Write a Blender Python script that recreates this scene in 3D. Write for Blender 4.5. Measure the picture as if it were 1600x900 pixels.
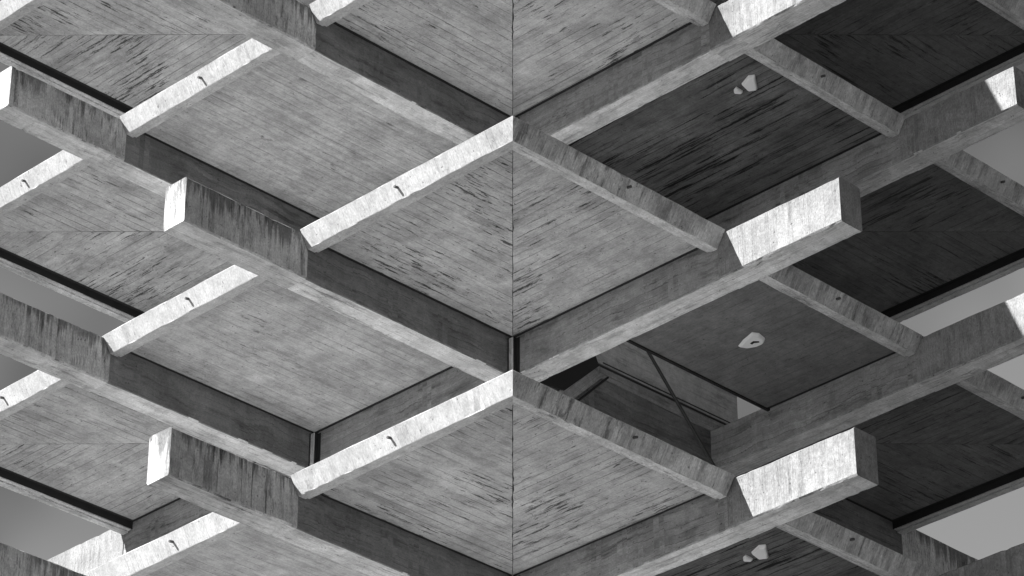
import bpy, bmesh, math, random
from mathutils import Vector, noise

for o in list(bpy.data.objects):
    bpy.data.objects.remove(o)
S = bpy.context.scene
C = S.collection

# ------------------------------------------------------------------ camera
cam_data = bpy.data.cameras.new("camera")
cam = bpy.data.objects.new("camera", cam_data)
C.objects.link(cam)
PITCH = 0.5885
cam.location = (-47.787 / math.sqrt(2), -47.787 / math.sqrt(2), -30.158)
cam.rotation_euler = (math.pi / 2 + PITCH, 0, math.radians(-45))
cam_data.sensor_width = 36
cam_data.lens = 5408.4 * 36 / 1600
cam_data.shift_x = -0.0007
cam_data.shift_y = -0.2449
cam_data.clip_start = 0.5
cam_data.clip_end = 6000
S.camera = cam

# ------------------------------------------------------------------ sky and sun (black and white photograph: neutral light)
sun_dir = Vector((-1.0, 0.265, 0.66)).normalized()          # towards the sun
elev = math.asin(sun_dir.z)
az = math.atan2(sun_dir.x, sun_dir.y)                      # clockwise from +Y
world = bpy.data.worlds.new("World")
S.world = world
world.use_nodes = True
nt = world.node_tree
nt.nodes.clear()
wo = nt.nodes.new('ShaderNodeOutputWorld')
bg = nt.nodes.new('ShaderNodeBackground')
sky = nt.nodes.new('ShaderNodeTexSky')
sky.sky_type = 'NISHITA'
sky.sun_disc = False
sky.sun_elevation = elev
sky.sun_rotation = az
sky.altitude = 200
sky.air_density = 1.0
sky.dust_density = 0.6
sep = nt.nodes.new('ShaderNodeSeparateColor')              # red-filtered black and white film
nt.links.new(sky.outputs[0], sep.inputs[0])
tc = nt.nodes.new('ShaderNodeTexCoord')
cn = nt.nodes.new('ShaderNodeTexNoise')
cn.inputs['Scale'].default_value = 12.0
cn.inputs['Detail'].default_value = 2.0
nt.links.new(tc.outputs['Generated'], cn.inputs['Vector'])
cr = nt.nodes.new('ShaderNodeMapRange')
cr.inputs['From Min'].default_value = 0.35
cr.inputs['From Max'].default_value = 0.65
cr.inputs['To Min'].default_value = 0.62
cr.inputs['To Max'].default_value = 1.65
nt.links.new(cn.outputs[0], cr.inputs['Value'])
mu = nt.nodes.new('ShaderNodeMath'); mu.operation = 'MULTIPLY'
cl = nt.nodes.new('ShaderNodeMath'); cl.operation = 'MINIMUM'
nt.links.new(sep.outputs['Red'], cl.inputs[0]); cl.inputs[1].default_value = 1.3
nt.links.new(cl.outputs[0], mu.inputs[0])
nt.links.new(cr.outputs[0], mu.inputs[1])
nt.links.new(mu.outputs[0], bg.inputs['Color'])
bg.inputs['Strength'].default_value = 0.066
nt.links.new(bg.outputs[0], wo.inputs[0])

sl = bpy.data.lights.new("sun", 'SUN')
sl.energy = 5.0
sl.angle = math.radians(0.5)
sl.color = (1, 1, 1)
sun = bpy.data.objects.new("sun", sl)
C.objects.link(sun)
sun.rotation_euler = sun_dir.to_track_quat('Z', 'Y').to_euler()
sun.location = (-40, 10, 40)

S.view_settings.view_transform = 'Standard'
S.view_settings.look = 'None'
S.view_settings.exposure = 1.28
S.view_settings.gamma = 1
S.view_settings.use_curve_mapping = False

# ------------------------------------------------------------------ materials
class N:
    def __init__(s, name):
        s.m = bpy.data.materials.new(name); s.m.use_nodes = True
        s.t = s.m.node_tree
        s.b = s.t.nodes['Principled BSDF']
    def new(s, k): return s.t.nodes.new(k)
    def put(s, sock, v):
        if isinstance(v, (int, float)): sock.default_value = v
        elif isinstance(v, tuple): sock.default_value = v
        else: s.t.links.new(v, sock)
    def math(s, op, a, b=0.0, c=0.0):
        n = s.new('ShaderNodeMath'); n.operation = op
        s.put(n.inputs[0], a); s.put(n.inputs[1], b); s.put(n.inputs[2], c)
        return n.outputs[0]
    def vec(s, x, y, z=0.0):
        n = s.new('ShaderNodeCombineXYZ')
        for i, v in enumerate((x, y, z)): s.put(n.inputs[i], v)
        return n.outputs[0]
    def noise(s, v, scale=1.0, detail=3.0, rough=0.55, dist=0.0):
        n = s.new('ShaderNodeTexNoise'); s.put(n.inputs['Vector'], v)
        n.inputs['Scale'].default_value = scale; n.inputs['Detail'].default_value = detail
        n.inputs['Roughness'].default_value = rough; n.inputs['Distortion'].default_value = dist
        return n.outputs[0]
    def ramp(s, v, a, b, lo=0.0, hi=1.0, smooth=True):
        n = s.new('ShaderNodeMapRange')
        if smooth: n.interpolation_type = 'SMOOTHSTEP'
        s.put(n.inputs['Value'], v)
        n.inputs['From Min'].default_value = a; n.inputs['From Max'].default_value = b
        n.inputs['To Min'].default_value = lo; n.inputs['To Max'].default_value = hi
        return n.outputs[0]
    def uv(s):
        n = s.new('ShaderNodeUVMap'); n.uv_map = 'UVMap'
        x = s.new('ShaderNodeSeparateXYZ'); s.t.links.new(n.outputs[0], x.inputs[0])
        r = s.new('ShaderNodeObjectInfo').outputs['Random']
        return x.outputs[0], x.outputs[1], r

def concrete(name, base, w=0.11, tint=0.16, joint=0.45, dash=0.6, dash_lo=0.56, dash_hi=0.68, stain=0.35,
             grain=0.12, blotch=0.18, bump=0.5, rough=0.9, du=1.3, dv=13.0, speck=0.3, seed=0.0, blob=0.5, grit=0.8, lines=0.5, drip=0.0):
    """board-marked concrete; u runs along the boards, v across them (metres)"""
    k = N(name)
    u, v, r = k.uv()
    r50 = k.math('MULTIPLY', r, 53.7)
    r50 = k.math('ADD', r50, seed)
    wig = k.noise(k.vec(k.math('MULTIPLY', u, 0.7), k.math('MULTIPLY', v, 0.7), r50), 1.0, 2.0)
    v2 = k.math('ADD', v, k.math('MULTIPLY', wig, 0.02))
    q = k.math('DIVIDE', v2, w)
    bi = k.math('FLOOR', q)
    f = k.math('FRACT', q)
    wn = k.new('ShaderNodeTexWhiteNoise'); wn.noise_dimensions = '2D'
    k.put(wn.inputs['Vector'], k.vec(bi, r50))
    bt = k.math('MULTIPLY_ADD', k.math('SUBTRACT', wn.outputs['Value'], 0.5), tint, 1.0)
    # length-wise wood grain
    g = k.noise(k.vec(k.math('MULTIPLY', u, 1.4), k.math('MULTIPLY', v, 46.0), r50), 1.0, 4.0, 0.65)
    gt = k.math('MULTIPLY_ADD', k.math('SUBTRACT', g, 0.5), grain * 2, 1.0)
    # joints between boards: broken dark lines
    e = k.math('ABSOLUTE', k.math('SUBTRACT', f, 0.5))
    je = k.ramp(e, 0.43, 0.49)
    jn = k.noise(k.vec(k.math('MULTIPLY', u, 1.1), k.math('MULTIPLY', bi, 3.7), r50), 1.0, 2.0)
    jm = k.math('MULTIPLY', je, k.ramp(jn, 0.42, 0.62))
    jt = k.math('MULTIPLY_ADD', jm, -joint, 1.0)
    # dark dashes where wet boards left algae and voids
    wu = k.math('ADD', u, k.math('MULTIPLY', wn.outputs['Value'], 9.0))
    rag = k.noise(k.vec(u, v, k.math('ADD', r50, 31.0)), 9.0, 3.0, 0.7)
    wu = k.math('ADD', wu, k.math('MULTIPLY', rag, 0.25))
    vr = k.math('ADD', v, k.math('MULTIPLY', rag, 0.05))
    d = k.noise(k.vec(k.math('MULTIPLY', wu, du), k.math('MULTIPLY', vr, dv), r50), 1.0, 5.0, 0.68)
    big = k.noise(k.vec(k.math('MULTIPLY', u, 0.42), k.math('MULTIPLY', v, 0.6), k.math('ADD', r50, 7.0)), 1.0, 2.0)
    dd = k.math('ADD', d, k.math('MULTIPLY', k.math('SUBTRACT', big, 0.5), 0.42))
    dm = k.ramp(dd, dash_lo, dash_hi)
    dt = k.math('MULTIPLY_ADD', dm, -dash, 1.0)
    # cloudy blotches and run stains
    c = k.noise(k.vec(u, v, k.math('ADD', r50, 3.0)), 1.1, 6.0, 0.6)
    ct = k.math('MULTIPLY_ADD', k.math('SUBTRACT', c, 0.5), blotch * 2.4, 1.0)
    s_ = k.noise(k.vec(k.math('MULTIPLY', u, 0.8), k.math('MULTIPLY', v, 4.5), k.math('ADD', r50, 11.0)), 1.0, 5.0, 0.7)
    st = k.math('MULTIPLY_ADD', k.ramp(s_, 0.52, 0.66), -stain, 1.0)
    # irregular dark blobs
    bl = k.noise(k.vec(k.math('MULTIPLY', wu, 2.2), k.math('MULTIPLY', vr, 5.5), k.math('ADD', r50, 21.0)), 1.0, 6.0, 0.72)
    bl = k.math('ADD', bl, k.math('MULTIPLY', k.math('SUBTRACT', big, 0.5), 0.3))
    bm_ = k.ramp(bl, 0.63, 0.72)
    blt = k.math('MULTIPLY_ADD', bm_, -blob, 1.0)
    mo = k.noise(k.vec(u, v, k.math('ADD', r50, 43.0)), 5.0, 6.0, 0.75)
    mt = k.math('MULTIPLY_ADD', k.math('SUBTRACT', mo, 0.5), 1.1, 1.0)
    # small pits
    p = k.noise(k.vec(u, v, k.math('ADD', r50, 5.0)), 16.0, 2.0, 0.5)
    pm = k.ramp(p, 0.68, 0.74)
    pt = k.math('MULTIPLY_ADD', pm, -speck, 1.0)
    fine = k.noise(k.vec(u, k.math('MULTIPLY', v, 1.6), r50), 22.0, 4.0, 0.75)
    ft = k.math('MULTIPLY_ADD', k.math('SUBTRACT', fine, 0.5), grit, 1.0)
    ln = k.noise(k.vec(k.math('MULTIPLY', u, 0.3), k.math('MULTIPLY', v, 26.0), k.math('ADD', r50, 17.0)), 1.0, 3.0, 0.7)
    lt = k.math('MULTIPLY_ADD', k.math('SUBTRACT', ln, 0.5), lines, 1.0)
    # dirt washed down from the top edge in uneven runs
    if drip:
        oz = k.new('ShaderNodeSeparateXYZ'); k.put(oz.inputs[0], k.new('ShaderNodeTexCoord').outputs['Object'])
        rn = k.noise(k.vec(k.math('MULTIPLY', u, 0.5), k.math('MULTIPLY', v, 7.0), k.math('ADD', r50, 61.0)), 1.0, 5.0, 0.75)
        rb = k.noise(k.vec(0.0, k.math('MULTIPLY', v, 0.9), k.math('ADD', r50, 71.0)), 1.0, 2.0)
        reach = k.math('MULTIPLY_ADD', k.math('ADD', rn, k.math('SUBTRACT', rb, 0.5)), 2.6, -1.0)
        hgt = k.math('ADD', oz.outputs[2], k.math('MULTIPLY', reach, 0.75))
        drp = k.math('MULTIPLY_ADD', k.ramp(hgt, 0.0, 0.3), -drip, 1.0)
    else: drp = 1.0
    x = base
    for t in (bt, gt, jt, dt, ct, st, pt, ft, blt, lt, mt, drp):
        x = k.math('MULTIPLY', x, t)
    x = k.math('MAXIMUM', x, 0.012)
    k.put(k.b.inputs['Base Color'], k.vec(x, x, x))
    k.b.inputs['Roughness'].default_value = rough
    k.b.inputs['Specular IOR Level'].default_value = 0.25
    h = k.math('ADD', k.math('MULTIPLY', g, 0.35), k.math('MULTIPLY', wn.outputs['Value'], 0.35))
    h = k.math('SUBTRACT', h, k.math('MULTIPLY', jm, 0.8))
    h = k.math('SUBTRACT', h, k.math('MULTIPLY', dm, 0.5))
    h = k.math('SUBTRACT', h, k.math('MULTIPLY', pm, 0.8))
    h = k.math('ADD', h, k.math('MULTIPLY', fine, 0.25))
    bn = k.new('ShaderNodeBump'); bn.inputs['Strength'].default_value = bump; bn.inputs['Distance'].default_value = 0.02
    k.put(bn.inputs['Height'], h)
    k.put(k.b.inputs['Normal'], bn.outputs[0])
    return k.m

def plain(name, base, rough=0.6, metal=0.0, var=0.15, sc=6.0):
    k = N(name)
    t = k.new('ShaderNodeTexCoord')
    n = k.noise(t.outputs['Object'], sc, 4.0, 0.6)
    x = k.math('MULTIPLY', k.math('MULTIPLY_ADD', k.math('SUBTRACT', n, 0.5), var * 2, 1.0), base)
    k.put(k.b.inputs['Base Color'], k.vec(x, x, x))
    k.b.inputs['Roughness'].default_value = rough; k.b.inputs['Metallic'].default_value = metal
    return k.m

M_soffit = concrete('board_marked_soffit_concrete', 0.36, w=0.2, tint=0.12, joint=0.6, dash=0.82, dash_lo=0.60, dash_hi=0.66, du=1.5, dv=15.0,
                    stain=0.25, grain=0.12, blotch=0.5, blob=0.7, lines=0.42, speck=0.55, grit=1.0)
M_soffit_smooth = concrete('smooth_board_marked_soffit_concrete', 0.36, w=0.2, tint=0.08, joint=0.3, dash=0.6, dash_lo=0.69, dash_hi=0.75, du=2.0, dv=14.0,
                           stain=0.2, grain=0.15, blotch=0.5, blob=0.5, lines=0.75, speck=0.5, grit=1.0)
M_soffit_shade_smooth = concrete('smooth_shaded_soffit_concrete', 0.16, w=0.2, tint=0.06, joint=0.2, dash=0.6, dash_lo=0.69, dash_hi=0.76, du=1.2, dv=14.0,  # base darkened to paint in the shade of the right-hand bay
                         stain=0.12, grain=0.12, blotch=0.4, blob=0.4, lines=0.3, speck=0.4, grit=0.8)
M_soffit_shade_wet = concrete('shaded_wet_streaked_soffit_concrete', 0.13, w=0.2, tint=0.2, joint=0.7, dash=0.9, dash_lo=0.56, dash_hi=0.63, du=0.5, dv=11.0,  # right-bay shade put into the dark base, wet streaks on top
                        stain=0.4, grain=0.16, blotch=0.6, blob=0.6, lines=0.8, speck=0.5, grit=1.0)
M_soffit_shade = concrete('shaded_board_marked_soffit_concrete', 0.12, w=0.2, tint=0.12, joint=0.5, dash=0.7, dash_lo=0.58, dash_hi=0.66, du=0.8, dv=12.0,  # shade of the far right bays put into the base tone
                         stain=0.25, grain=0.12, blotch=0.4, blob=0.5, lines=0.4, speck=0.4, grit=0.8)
BEAM = dict(w=0.14, tint=0.14, joint=0.4, dash=0.45, dash_lo=0.60, dash_hi=0.72, stain=0.35, du=0.5, dv=14.0, grain=0.10, blotch=0.55, lines=0.45, speck=0.5, grit=1.0)
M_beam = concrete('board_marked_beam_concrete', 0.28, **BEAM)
M_beam_shade = concrete('shaded_beam_side_concrete', 0.165, **BEAM)  # darker copy of the beam concrete, side shade put into its tone
M_under = concrete('brightened_beam_underside_concrete', 0.50, **BEAM)  # lighter copy of the beam concrete, bounced light put into its tone
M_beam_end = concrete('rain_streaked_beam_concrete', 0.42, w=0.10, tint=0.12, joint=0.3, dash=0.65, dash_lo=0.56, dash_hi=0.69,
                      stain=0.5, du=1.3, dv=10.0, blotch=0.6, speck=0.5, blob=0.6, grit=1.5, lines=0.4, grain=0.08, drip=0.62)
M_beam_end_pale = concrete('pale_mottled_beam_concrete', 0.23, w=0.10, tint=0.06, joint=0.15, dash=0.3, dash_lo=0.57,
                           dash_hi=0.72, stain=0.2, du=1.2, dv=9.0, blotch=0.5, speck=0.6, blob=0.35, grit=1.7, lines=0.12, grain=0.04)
M_fascia = concrete('pale_fascia_concrete', 0.43, w=0.12, tint=0.03, joint=0.05, dash=0.2, dash_lo=0.6, dash_hi=0.75,
                    stain=0.1, du=2.6, dv=6.0, blotch=0.3, speck=0.5, blob=0.25, lines=0.06, grain=0.03, grit=1.2)
M_fascia_stained = concrete('stained_fascia_concrete', 0.50, w=0.12, tint=0.06, joint=0.15, dash=0.5, dash_lo=0.60,
                            dash_hi=0.72, stain=0.3, du=1.8, dv=10.0, blotch=0.6, speck=0.5, blob=0.55, grit=1.5, lines=0.25, grain=0.06, drip=0.28)
M_floor = plain('pale_screed', 0.70, 0.9, 0, 0.2, 1.5)
M_wall = concrete('smooth_wall_concrete', 0.46, w=0.5, tint=0.08, joint=0.2, dash=0.2, dash_lo=.6, dash_hi=.8, blotch=0.3)
M_shade_black = plain('shade_black', 0.012, 0.9)  # near-black that paints shade into gaps, also colours the stair angle
M_hole = plain('dark_pipe_bore', 0.02, 0.8)
M_pipe = plain('weathered_drain_pipe', 0.06, 0.6)
M_steel = plain('black_painted_steel', 0.02, 0.45)
M_lamp = plain('white_enamel', 0.80, 0.35, 0, 0.05)

# ------------------------------------------------------------------ mesh helpers
def finish(name, bm, mat, parent=None, grain=None, under=None):
    """link a bmesh as one object; grain(normal) gives the direction the boards run on that face"""
    bmesh.ops.recalc_face_normals(bm, faces=bm.faces)
    uvl = bm.loops.layers.uv.new('UVMap')
    for f in bm.faces:
        n = f.normal
        g = Vector(grain(n)) if grain else Vector((1, 0, 0))
        u = g - n * g.dot(n)
        if u.length < 0.3:
            for alt in ((0, 0, 1), (1, 0, 0), (0, 1, 0)):
                u = Vector(alt) - n * Vector(alt).dot(n)
                if u.length > 0.5: break
        u.normalize()
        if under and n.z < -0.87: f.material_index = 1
        v = n.cross(u)
        off = 3.1 * round(n.x) + 5.3 * round(n.y) + 7.7 * round(n.z)
        for l in f.loops:
            l[uvl].uv = (l.vert.co.dot(u) + off, l.vert.co.dot(v) + off)
    me = bpy.data.meshes.new(name)
    bm.to_mesh(me); bm.free()
    me.materials.append(mat)
    if under: me.materials.append(under)
    o = bpy.data.objects.new(name, me)
    C.objects.link(o)
    if parent: o.parent = parent
    return o

rnd = random.Random(5)
def prism(bm, prof, P, t0, t1, step=0.22, jit=0.004, chips=0.0, cham=()):
    """extrude closed profile [(o,z)...]; t0(o), t1(o) are the end cuts; P(t,o,z) -> xyz"""
    n = len(prof)
    L_ = abs(t1(0) - t0(0))
    k = max(1, int(L_ / step))
    seed = rnd.random() * 100
    rings = []
    for i in range(k + 1):
        s = i / k
        ring = []
        for j, (o, z) in enumerate(prof):
            t = t0(o) + (t1(o) - t0(o)) * s
            jo = noise.noise(Vector((t * 1.7, j * 9.1 + seed, 0))) * jit * 2
            jz = noise.noise(Vector((t * 1.7, j * 9.1 + seed, 40))) * jit * 2
            if 0 < i < k and j in cham and rnd.random() < chips:
                c = rnd.uniform(0.003, 0.011) if rnd.random() < .8 else rnd.uniform(.012, .026)
                cx = sum(p[0] for p in prof) / n; cz = sum(p[1] for p in prof) / n
                jo += c * (1 if cx > o else -1); jz += c * (1 if cz > z else -1)
            ring.append(bm.verts.new(P(t, o + jo, z + jz)))
        rings.append(ring)
    for a, b in zip(rings, rings[1:]):
        for j in range(n):
            bm.faces.new((a[j], a[(j + 1) % n], b[(j + 1) % n], b[j]))
    bm.faces.new(rings[0]); bm.faces.new(rings[-1])

def boxprof(o0, o1, z0, z1, c=0.012):
    return [(o0 + c, z0), (o1 - c, z0), (o1, z0 + c), (o1, z1 - c), (o1 - c, z1), (o0 + c, z1), (o0, z1 - c), (o0, z0 + c)]

def box(bm, a, b, bev=0.0):
    r = bmesh.ops.create_cube(bm, size=1)
    for v in r['verts']:
        v.co = Vector((a[i] + (b[i] - a[i]) * (v.co[i] + .5) for i in range(3)))
    if bev:
        es = list({e for v in r['verts'] for e in v.link_edges})
        bmesh.ops.bevel(bm, geom=es, offset=bev, segments=1, affect='EDGES')

def tube(bm, a, b, r, seg=12, r2=None):
    a = Vector(a); b = Vector(b); d = b - a
    q = d.to_track_quat('Z', 'Y')
    r2 = r if r2 is None else r2
    A = [bm.verts.new(a + q @ Vector((math.cos(t) * r, math.sin(t) * r, 0))) for t in [2 * math.pi * i / seg for i in range(seg)]]
    B = [bm.verts.new(b + q @ Vector((math.cos(t) * r2, math.sin(t) * r2, 0))) for t in [2 * math.pi * i / seg for i in range(seg)]]
    for i in range(seg):
        bm.faces.new((A[i], A[(i + 1) % seg], B[(i + 1) % seg], B[i]))
    bm.faces.new(A); bm.faces.new(B)

# ------------------------------------------------------------------ ground
bm = bmesh.new()
GZ = -31.9
vs = [bm.verts.new((x, y, GZ)) for x, y in ((-2500, -2500), (2500, -2500), (2500, 2500), (-2500, 2500))]
bm.faces.new(vs)
g = finish('ground', bm, plain('dark_paving', 0.10, 0.9, 0, 0.3, 0.4))
g['kind'] = 'structure'

# ------------------------------------------------------------------ the building
L, W = 5.0, 0.497                 # outer bay, beam width
Y2, Y3 = 10.293, 15.9             # second beam line, far edge
H = 4.67                          # storey
HB, HF = 0.848, 0.28              # beam depth, rim drop
PRJ = 2.72                        # how far the beam ends stick out
ZS = 0.10                         # soffit below beam top
TOP = 0.04
LEAN = 0.18
RIM = 0.25

tower = bpy.data.objects.new('concrete_building', None)
C.objects.link(tower)
tower.location = (Y3 / 2, Y3 / 2, GZ)
tower['label'] = 'raw board-marked concrete building with stacked open floors and crossing beams that jut past its edges'
tower['category'] = 'building'
INV = Vector(tower.location)
def part(o, parent=tower):
    o.parent = parent
    if parent is tower:
        o.location = Vector(o.location) - INV
    return o

Px = lambda t, o, z: (t, o, z)            # member running along X
Py = lambda t, o, z: (o, t, z)            # member running along Y

def make_beam(axis, c0):
    P = Px if axis == 'x' else Py
    d = (1, 0, 0) if axis == 'x' else (0, 1, 0)
    pr = boxprof(c0, c0 + W, -HB, 0, 0.018)
    bm = bmesh.new()
    prism(bm, pr, P, lambda o: 0.0, lambda o: Y3, step=0.12, jit=0.004, chips=0.07, cham=(0, 1, 2, 7))
    b = part(finish('beam', bm, M_beam_shade if axis == 'x' else M_beam, grain=lambda n: d, under=M_under))
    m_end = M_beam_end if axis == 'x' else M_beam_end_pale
    e = 0.022
    for t0, t1 in ((-PRJ, 0.015), (Y3 - 0.015, Y3 + PRJ)):
        bm = bmesh.new()
        pr = boxprof(c0 - e, c0 + W + e, -HB - 0.004, 0.006, 0.026)
        prism(bm, pr, P, lambda o: t0, lambda o: t1, step=0.10, jit=0.005, chips=0.10, cham=(0, 1, 2, 3, 4, 5, 6, 7))
        q = finish('beam_end', bm, m_end, grain=lambda n: d if abs(n.z) > .5 else (0, 0, 1), under=M_under)
        q.parent = b
    return b

def rim_prof():
    return [(-LEAN, TOP - .012), (-LEAN + .008, TOP), (RIM, TOP), (RIM, -HF + .03), (.165, -HF + .03), (.165, -HF), (.012, -HF), (.003, -HF + .010)]

def make_fascia(side, a, b):
    """side: 'x0','x3' run along Y; 'y0','y3' run along X; a,b span; corners are mitred"""
    lo = side[1] == '0'
    sgn = 1 if lo else -1
    org = 0 if lo else Y3
    if side[0] == 'x': P = lambda t, o, z: (org + sgn * o, t, z); d = (0, 1, 0)
    else: P = lambda t, o, z: (t, org + sgn * o, z); d = (1, 0, 0)
    t0 = (lambda o: o) if a == 0 else (lambda o: a)
    t1 = (lambda o: Y3 - o) if b == Y3 else (lambda o: b)
    bm = bmesh.new()
    prism(bm, rim_prof(), P, t0, t1, step=0.12, jit=0.004, chips=0.08, cham=(0, 6, 7))
    mat = M_fascia if side[0] == 'x' else M_fascia_stained
    f = part(finish('fascia', bm, mat, grain=lambda n: d if abs(n.z) > .8 else (0, 0, 1)))
    # drain spout: short bent pipe stub in the middle of the face
    mid = {0: 2.62, 1: 7.98, 2: 13.25}[0 if a == 0 else (1 if b < Y3 else 2)]
    bm = bmesh.new()
    n0 = P(mid, -0.10, -0.10); n1 = P(mid, -0.18, -0.115)
    tube(bm, n0, n1, 0.024, 12)
    s = finish('drain_spout', bm, M_pipe)
    s.parent = f
    return f

def make_slab(i, j, x0, x1, y0, y1, halves, mat, seam=None):
    bm = bmesh.new()
    box(bm, (x0, y0, -0.05), (x1, y1, TOP))
    s = part(finish('floor_slab', bm, M_floor))
    # black sheet standing in for shade in the gap between soffit boards and beams, turned down over the rim's inner face
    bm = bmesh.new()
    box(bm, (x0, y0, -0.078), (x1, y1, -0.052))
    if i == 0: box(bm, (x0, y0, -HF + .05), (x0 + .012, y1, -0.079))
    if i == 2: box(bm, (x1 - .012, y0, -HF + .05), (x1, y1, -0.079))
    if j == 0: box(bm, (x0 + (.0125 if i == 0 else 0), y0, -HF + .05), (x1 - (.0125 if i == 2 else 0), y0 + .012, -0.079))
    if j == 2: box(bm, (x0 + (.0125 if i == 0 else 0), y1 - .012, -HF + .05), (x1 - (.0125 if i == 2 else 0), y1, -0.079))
    q = finish('gap_shade_strip', bm, M_shade_black); q.parent = s
    for pts, g, m in halves:
        cx = sum(p[0] for p in pts) / len(pts); cy = sum(p[1] for p in pts) / len(pts)
        bm = bmesh.new()
        k = 1 - 0.003
        if seam:
            q_ = []
            for a_, b_ in zip(pts, pts[1:] + pts[:1]):
                q_.append(a_)
                if {a_, b_} == set(seam):
                    m_ = int(math.dist(a_, b_) / 0.141)
                    for t_ in range(1, m_):
                        f_ = rnd.uniform(0, 0.006) if rnd.random() < .85 else rnd.uniform(.01, .02)
                        px_ = a_[0] + (b_[0] - a_[0]) * t_ / m_; py_ = a_[1] + (b_[1] - a_[1]) * t_ / m_
                        dd_ = math.hypot(cx - px_, cy - py_)
                        q_.append((px_ + (cx - px_) / dd_ * f_, py_ + (cy - py_) / dd_ * f_))
            pts = q_
        lo = [bm.verts.new((cx + (p[0] - cx) * k, cy + (p[1] - cy) * k, -ZS)) for p in pts]
        hi = [bm.verts.new((cx + (p[0] - cx) * k, cy + (p[1] - cy) * k, -0.079)) for p in pts]
        n = len(lo)
        bm.faces.new(lo); bm.faces.new(hi)
        for i_ in range(n): bm.faces.new((lo[i_], lo[(i_ + 1) % n], hi[(i_ + 1) % n], hi[i_]))
        gv = (1, 0, 0) if g == 'x' else (0, 1, 0)
        o = finish('soffit_panel', bm, m, grain=lambda nn, gv=gv: gv)
        o.parent = s
    return s

cuts = ((RIM, L), (L + W, Y2), (Y2 + W, Y3 - RIM))
G = 0.012
def build_level(opening=False):
    out = []
    for c0 in (L, Y2):
        out.append(make_beam('x', c0)); out.append(make_beam('y', c0))
    for side in ('x0', 'y0', 'x3', 'y3'):
        for a, b in ((0, L - .03), (L + W + .03, Y2 - .03), (Y2 + W + .03, Y3)):
            out.append(make_fascia(side, a, b))
    for i, (x0, x1) in enumerate(cuts):
        for j, (y0, y1) in enumerate(cuts):
            if opening and (i, j) == (1, 0): y1 = 3.53
            m = (M_soffit_smooth if j == 1 else M_soffit) if i == 0 else M_soffit_shade_wet
            if i == 2 or (opening and i == 1): m = M_soffit_shade_smooth if i == 1 else M_soffit_shade
            a0 = x0 + (.03 if i == 0 else .05); a1 = x1 - (.12 if i == 2 else .09)
            b0 = y0 + (.03 if j == 0 else .05); b1 = y1 - (.12 if j == 2 else .09)
            if opening and (i, j) == (1, 0): b1 = y1
            A, B, D, E_ = (a0, b0), (a1, b0), (a1, b1), (a0, b1)
            if (i, j) == (0, 0): hv = [((A, D, E_), 'x', m), ((A, B, D), 'y', m)]
            elif (i, j) == (0, 2): hv = [((E_, A, B), 'x', m), ((E_, B, D), 'y', m)]
            elif (i, j) == (2, 0): hv = [((B, E_, A), 'y', m), ((B, D, E_), 'x', m)]
            elif (i, j) == (2, 2): hv = [((A, D, E_), 'y', m), ((A, B, D), 'x', m)]
            else: hv = [((A, B, D, E_), 'x' if i != 1 else 'y', m)]
            sm = (A, D) if (i, j) in ((0, 0), (2, 2)) else ((E_, B) if (i, j) in ((0, 2), (2, 0)) else None)
            out.append(make_slab(i, j, x0, x1, y0, y1, hv, m, sm))
    for x in (L, Y2):
        for y in (L, Y2):
            bm = bmesh.new()
            c = .10 if x == L else -.01
            box(bm, (x - c, y - c, -HB - .25), (x + W + c, y + W + c, -ZS - .002), 0.012)
            jt = part(finish('beam_joint', bm, M_under, grain=lambda n: (0, 0, 1)))
            if x == L:
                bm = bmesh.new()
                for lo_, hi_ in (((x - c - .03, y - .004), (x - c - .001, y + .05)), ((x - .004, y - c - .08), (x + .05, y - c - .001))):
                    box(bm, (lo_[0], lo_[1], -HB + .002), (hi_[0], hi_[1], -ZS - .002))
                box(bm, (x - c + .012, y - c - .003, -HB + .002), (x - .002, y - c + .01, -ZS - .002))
                q = finish('gap_shade_strip', bm, M_shade_black); q.parent = jt  # black strips paint the shade beside and on the joint
            out.append(jt)
    return out

def copy_tree(o, parent, dz=0.0):
    c = o.copy(); C.objects.link(c); c.parent = parent
    c.location.z += dz
    for ch in o.children: copy_tree(ch, c)
    if o.name.startswith('drain_spout'):
        along = 1 if abs(o.bound_box[6][1] - o.bound_box[0][1]) < abs(o.bound_box[6][0] - o.bound_box[0][0]) else 0
        c.location[along] += rnd.uniform(-.07, .07); c.location.z += rnd.uniform(-.015, .02)
    return c

base = build_level()
for k in (-1, 0, 2, 3):
    if k == -1:
        for o in base: o.location.z += H * 2
        continue
    for o in base:
        copy_tree(o, tower, -H * (k + 1))
build_level(opening=True)            # storey with the stair opening

# four columns in the core, down to the ground
for x in (L + W + .02, Y2 - .52):
    for y in (L + W + .02, Y2 - .52):
        bm = bmesh.new()
        box(bm, (x, y, GZ), (x + .5, y + .5, 2 * H + H), 0.02)
        part(finish('column', bm, M_beam, grain=lambda n: (0, 0, 1)))

bm = bmesh.new()
tube(bm, (6.35, 4.90, -1.0), (7.38, 4.90, 0.0), 0.022, 8)
part(finish('stair_angle', bm, M_shade_black))
# black band painting a shadow line along the slab edge of the stair opening
bm = bmesh.new()
box(bm, (L + W + .01, 3.50, -.13), (Y2 - .01, 3.56, -.085))
part(finish('edge_shade_band', bm, M_shade_black))

# kerb and wall behind the stair opening
bm = bmesh.new()
box(bm, (L + W + 1.75, L + .01, 0.008), (11.03, L + .20, 0.31), 0.008)
part(finish('kerb', bm, M_beam, grain=lambda n: (1, 0, 0)))
bm = bmesh.new()
box(bm, (L + W + 1.9, L + .205, 0.0465), (11.34, L + .35, 3.5), 0.01)
part(finish('stair_wall', bm, M_wall, grain=lambda n: (1, 0, 0)))
bm = bmesh.new()
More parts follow.
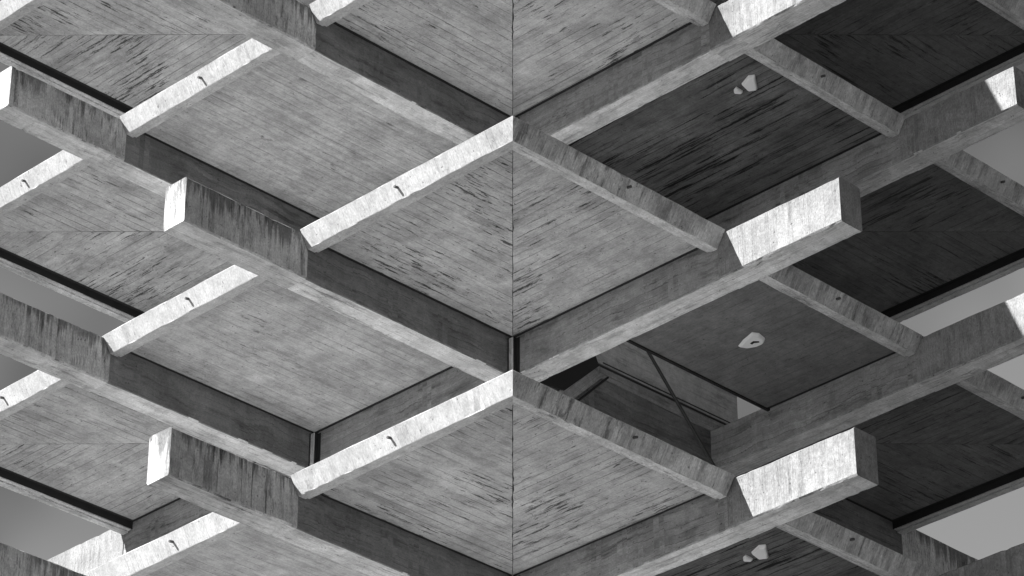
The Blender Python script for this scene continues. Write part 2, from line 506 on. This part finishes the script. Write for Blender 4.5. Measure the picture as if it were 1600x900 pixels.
# raking concrete stair stringer at the left end of the opening
vs = []
for y in (4.935, 4.985):
    for x, z in ((6.00, -0.85), (6.95, 0.05), (7.35, 0.05), (6.40, -0.85)):
        vs.append(bm.verts.new((x, y, z)))
bm.faces.new(vs[:4]); bm.faces.new(vs[4:])
for i in range(4): bm.faces.new((vs[i], vs[(i + 1) % 4], vs[4 + (i + 1) % 4], vs[4 + i]))
part(finish('stair_stringer', bm, M_beam, grain=lambda n: (1, 0, 1)))
bm = bmesh.new()  # black plate added to stand for the unlit void beside the stringer
vs = []
for y in (4.87, 4.90):
    for x, z in ((5.6, -0.80), (6.2, -0.72), (7.12, 0.13), (7.02, 0.32), (5.6, 0.32)):
        vs.append(bm.verts.new((x, y, z)))
bm.faces.new(vs[:5]); bm.faces.new(vs[5:])
for i in range(5): bm.faces.new((vs[i], vs[(i + 1) % 5], vs[5 + (i + 1) % 5], vs[5 + i]))
part(finish('void_shade_plate', bm, M_shade_black))

def single(name, bm, mat, label, cat, group=None):
    o = finish(name, bm, mat)
    c = sum((Vector(b) for b in o.bound_box), Vector()) / 8
    for v in o.data.vertices: v.co -= c
    o.location = c
    o['label'] = label; o['category'] = cat
    if group: o['group'] = group
    return o

bm = bmesh.new(); tube(bm, (7.6, 4.6, 1.29), (9.98, 4.6, -1.10), 0.032, 10)
single('steel_rod', bm, M_steel, 'thick black rod slanting steeply across the stair opening', 'rod')
bm = bmesh.new(); tube(bm, (7.0, 4.90, 0.17), (10.9, 4.90, 0.22), 0.022, 8)
single('conduit', bm, M_steel, 'lower and thicker of the two thin black conduits along the kerb in the stair opening', 'conduit')
bm = bmesh.new(); tube(bm, (7.3, 4.94, 0.29), (10.95, 4.94, 0.33), 0.012, 8)
single('conduit', bm, M_steel, 'upper and finer of the two thin black conduits along the kerb in the stair opening', 'conduit')

# pale light fittings under the soffits of the right-hand bays
def fitting(x, y, z, kind, label, rz):
    r = bpy.data.objects.new('light_fitting', None); C.objects.link(r)
    r.location = (x, y, z); r.rotation_euler = (0, 0, rz); r.scale = (.88, .88, .88)
    r['label'] = label; r['category'] = 'light fitting'; r['group'] = 'light fittings under the soffits'
    def poly(name, pts, h, mat, top=0.8):
        bm = bmesh.new()
        cx = sum(p[0] for p in pts) / len(pts); cy = sum(p[1] for p in pts) / len(pts)
        a = [bm.verts.new((p[0], p[1], 0)) for p in pts]
        b = [bm.verts.new((cx + (p[0] - cx) * top, cy + (p[1] - cy) * top, -h)) for p in pts]
        n = len(pts)
        bm.faces.new(a); bm.faces.new(b)
        for i in range(n): bm.faces.new((a[i], a[(i + 1) % n], b[(i + 1) % n], b[i]))
        bmesh.ops.bevel(bm, geom=list(bm.edges), offset=h * .2, segments=2, affect='EDGES', clamp_overlap=True)
        o = finish(name, bm, mat); o.parent = r
        return o
    if kind == 'split':
        # local x = screen right, local y = away (screen down when seen from below)
        poly('shade', [(-.13, .02), (.0, -.30), (.15, -.34), (.24, .24), (.04, .30)], .07, M_lamp)
        poly('lamp_cap', [(-.27, .24), (-.22, .12), (-.06, .30), (-.10, .38), (-.26, .36)], .06, M_lamp)
    else:
        poly('shade', [(-.30, .36), (-.20, .10), (-.04, -.24), (.12, -.20), (.26, .02), (.24, .20), (.10, .34), (-.12, .42)], .06, M_lamp)
        o = poly('slot', [(-.06, .14), (.0, .04), (.12, .04), (.14, .08), (.02, .10), (-.02, .18)], .015, M_hole)
        o.location.z = -.061
    return r
a45 = math.radians(-45)
fitting(7.13, 1.02, H - ZS, 'split', 'pale two-piece light fitting under the dark upper right soffit, just below the bright jutting beam', a45)
fitting(7.99, 1.88, -ZS, 'round', 'white egg-shaped light fitting with a dark slot, beside the stair opening', a45)
fitting(7.18, 1.30, -H - ZS, 'split', 'pale two-piece light fitting at the bottom edge, under the lowest right soffit', a45)
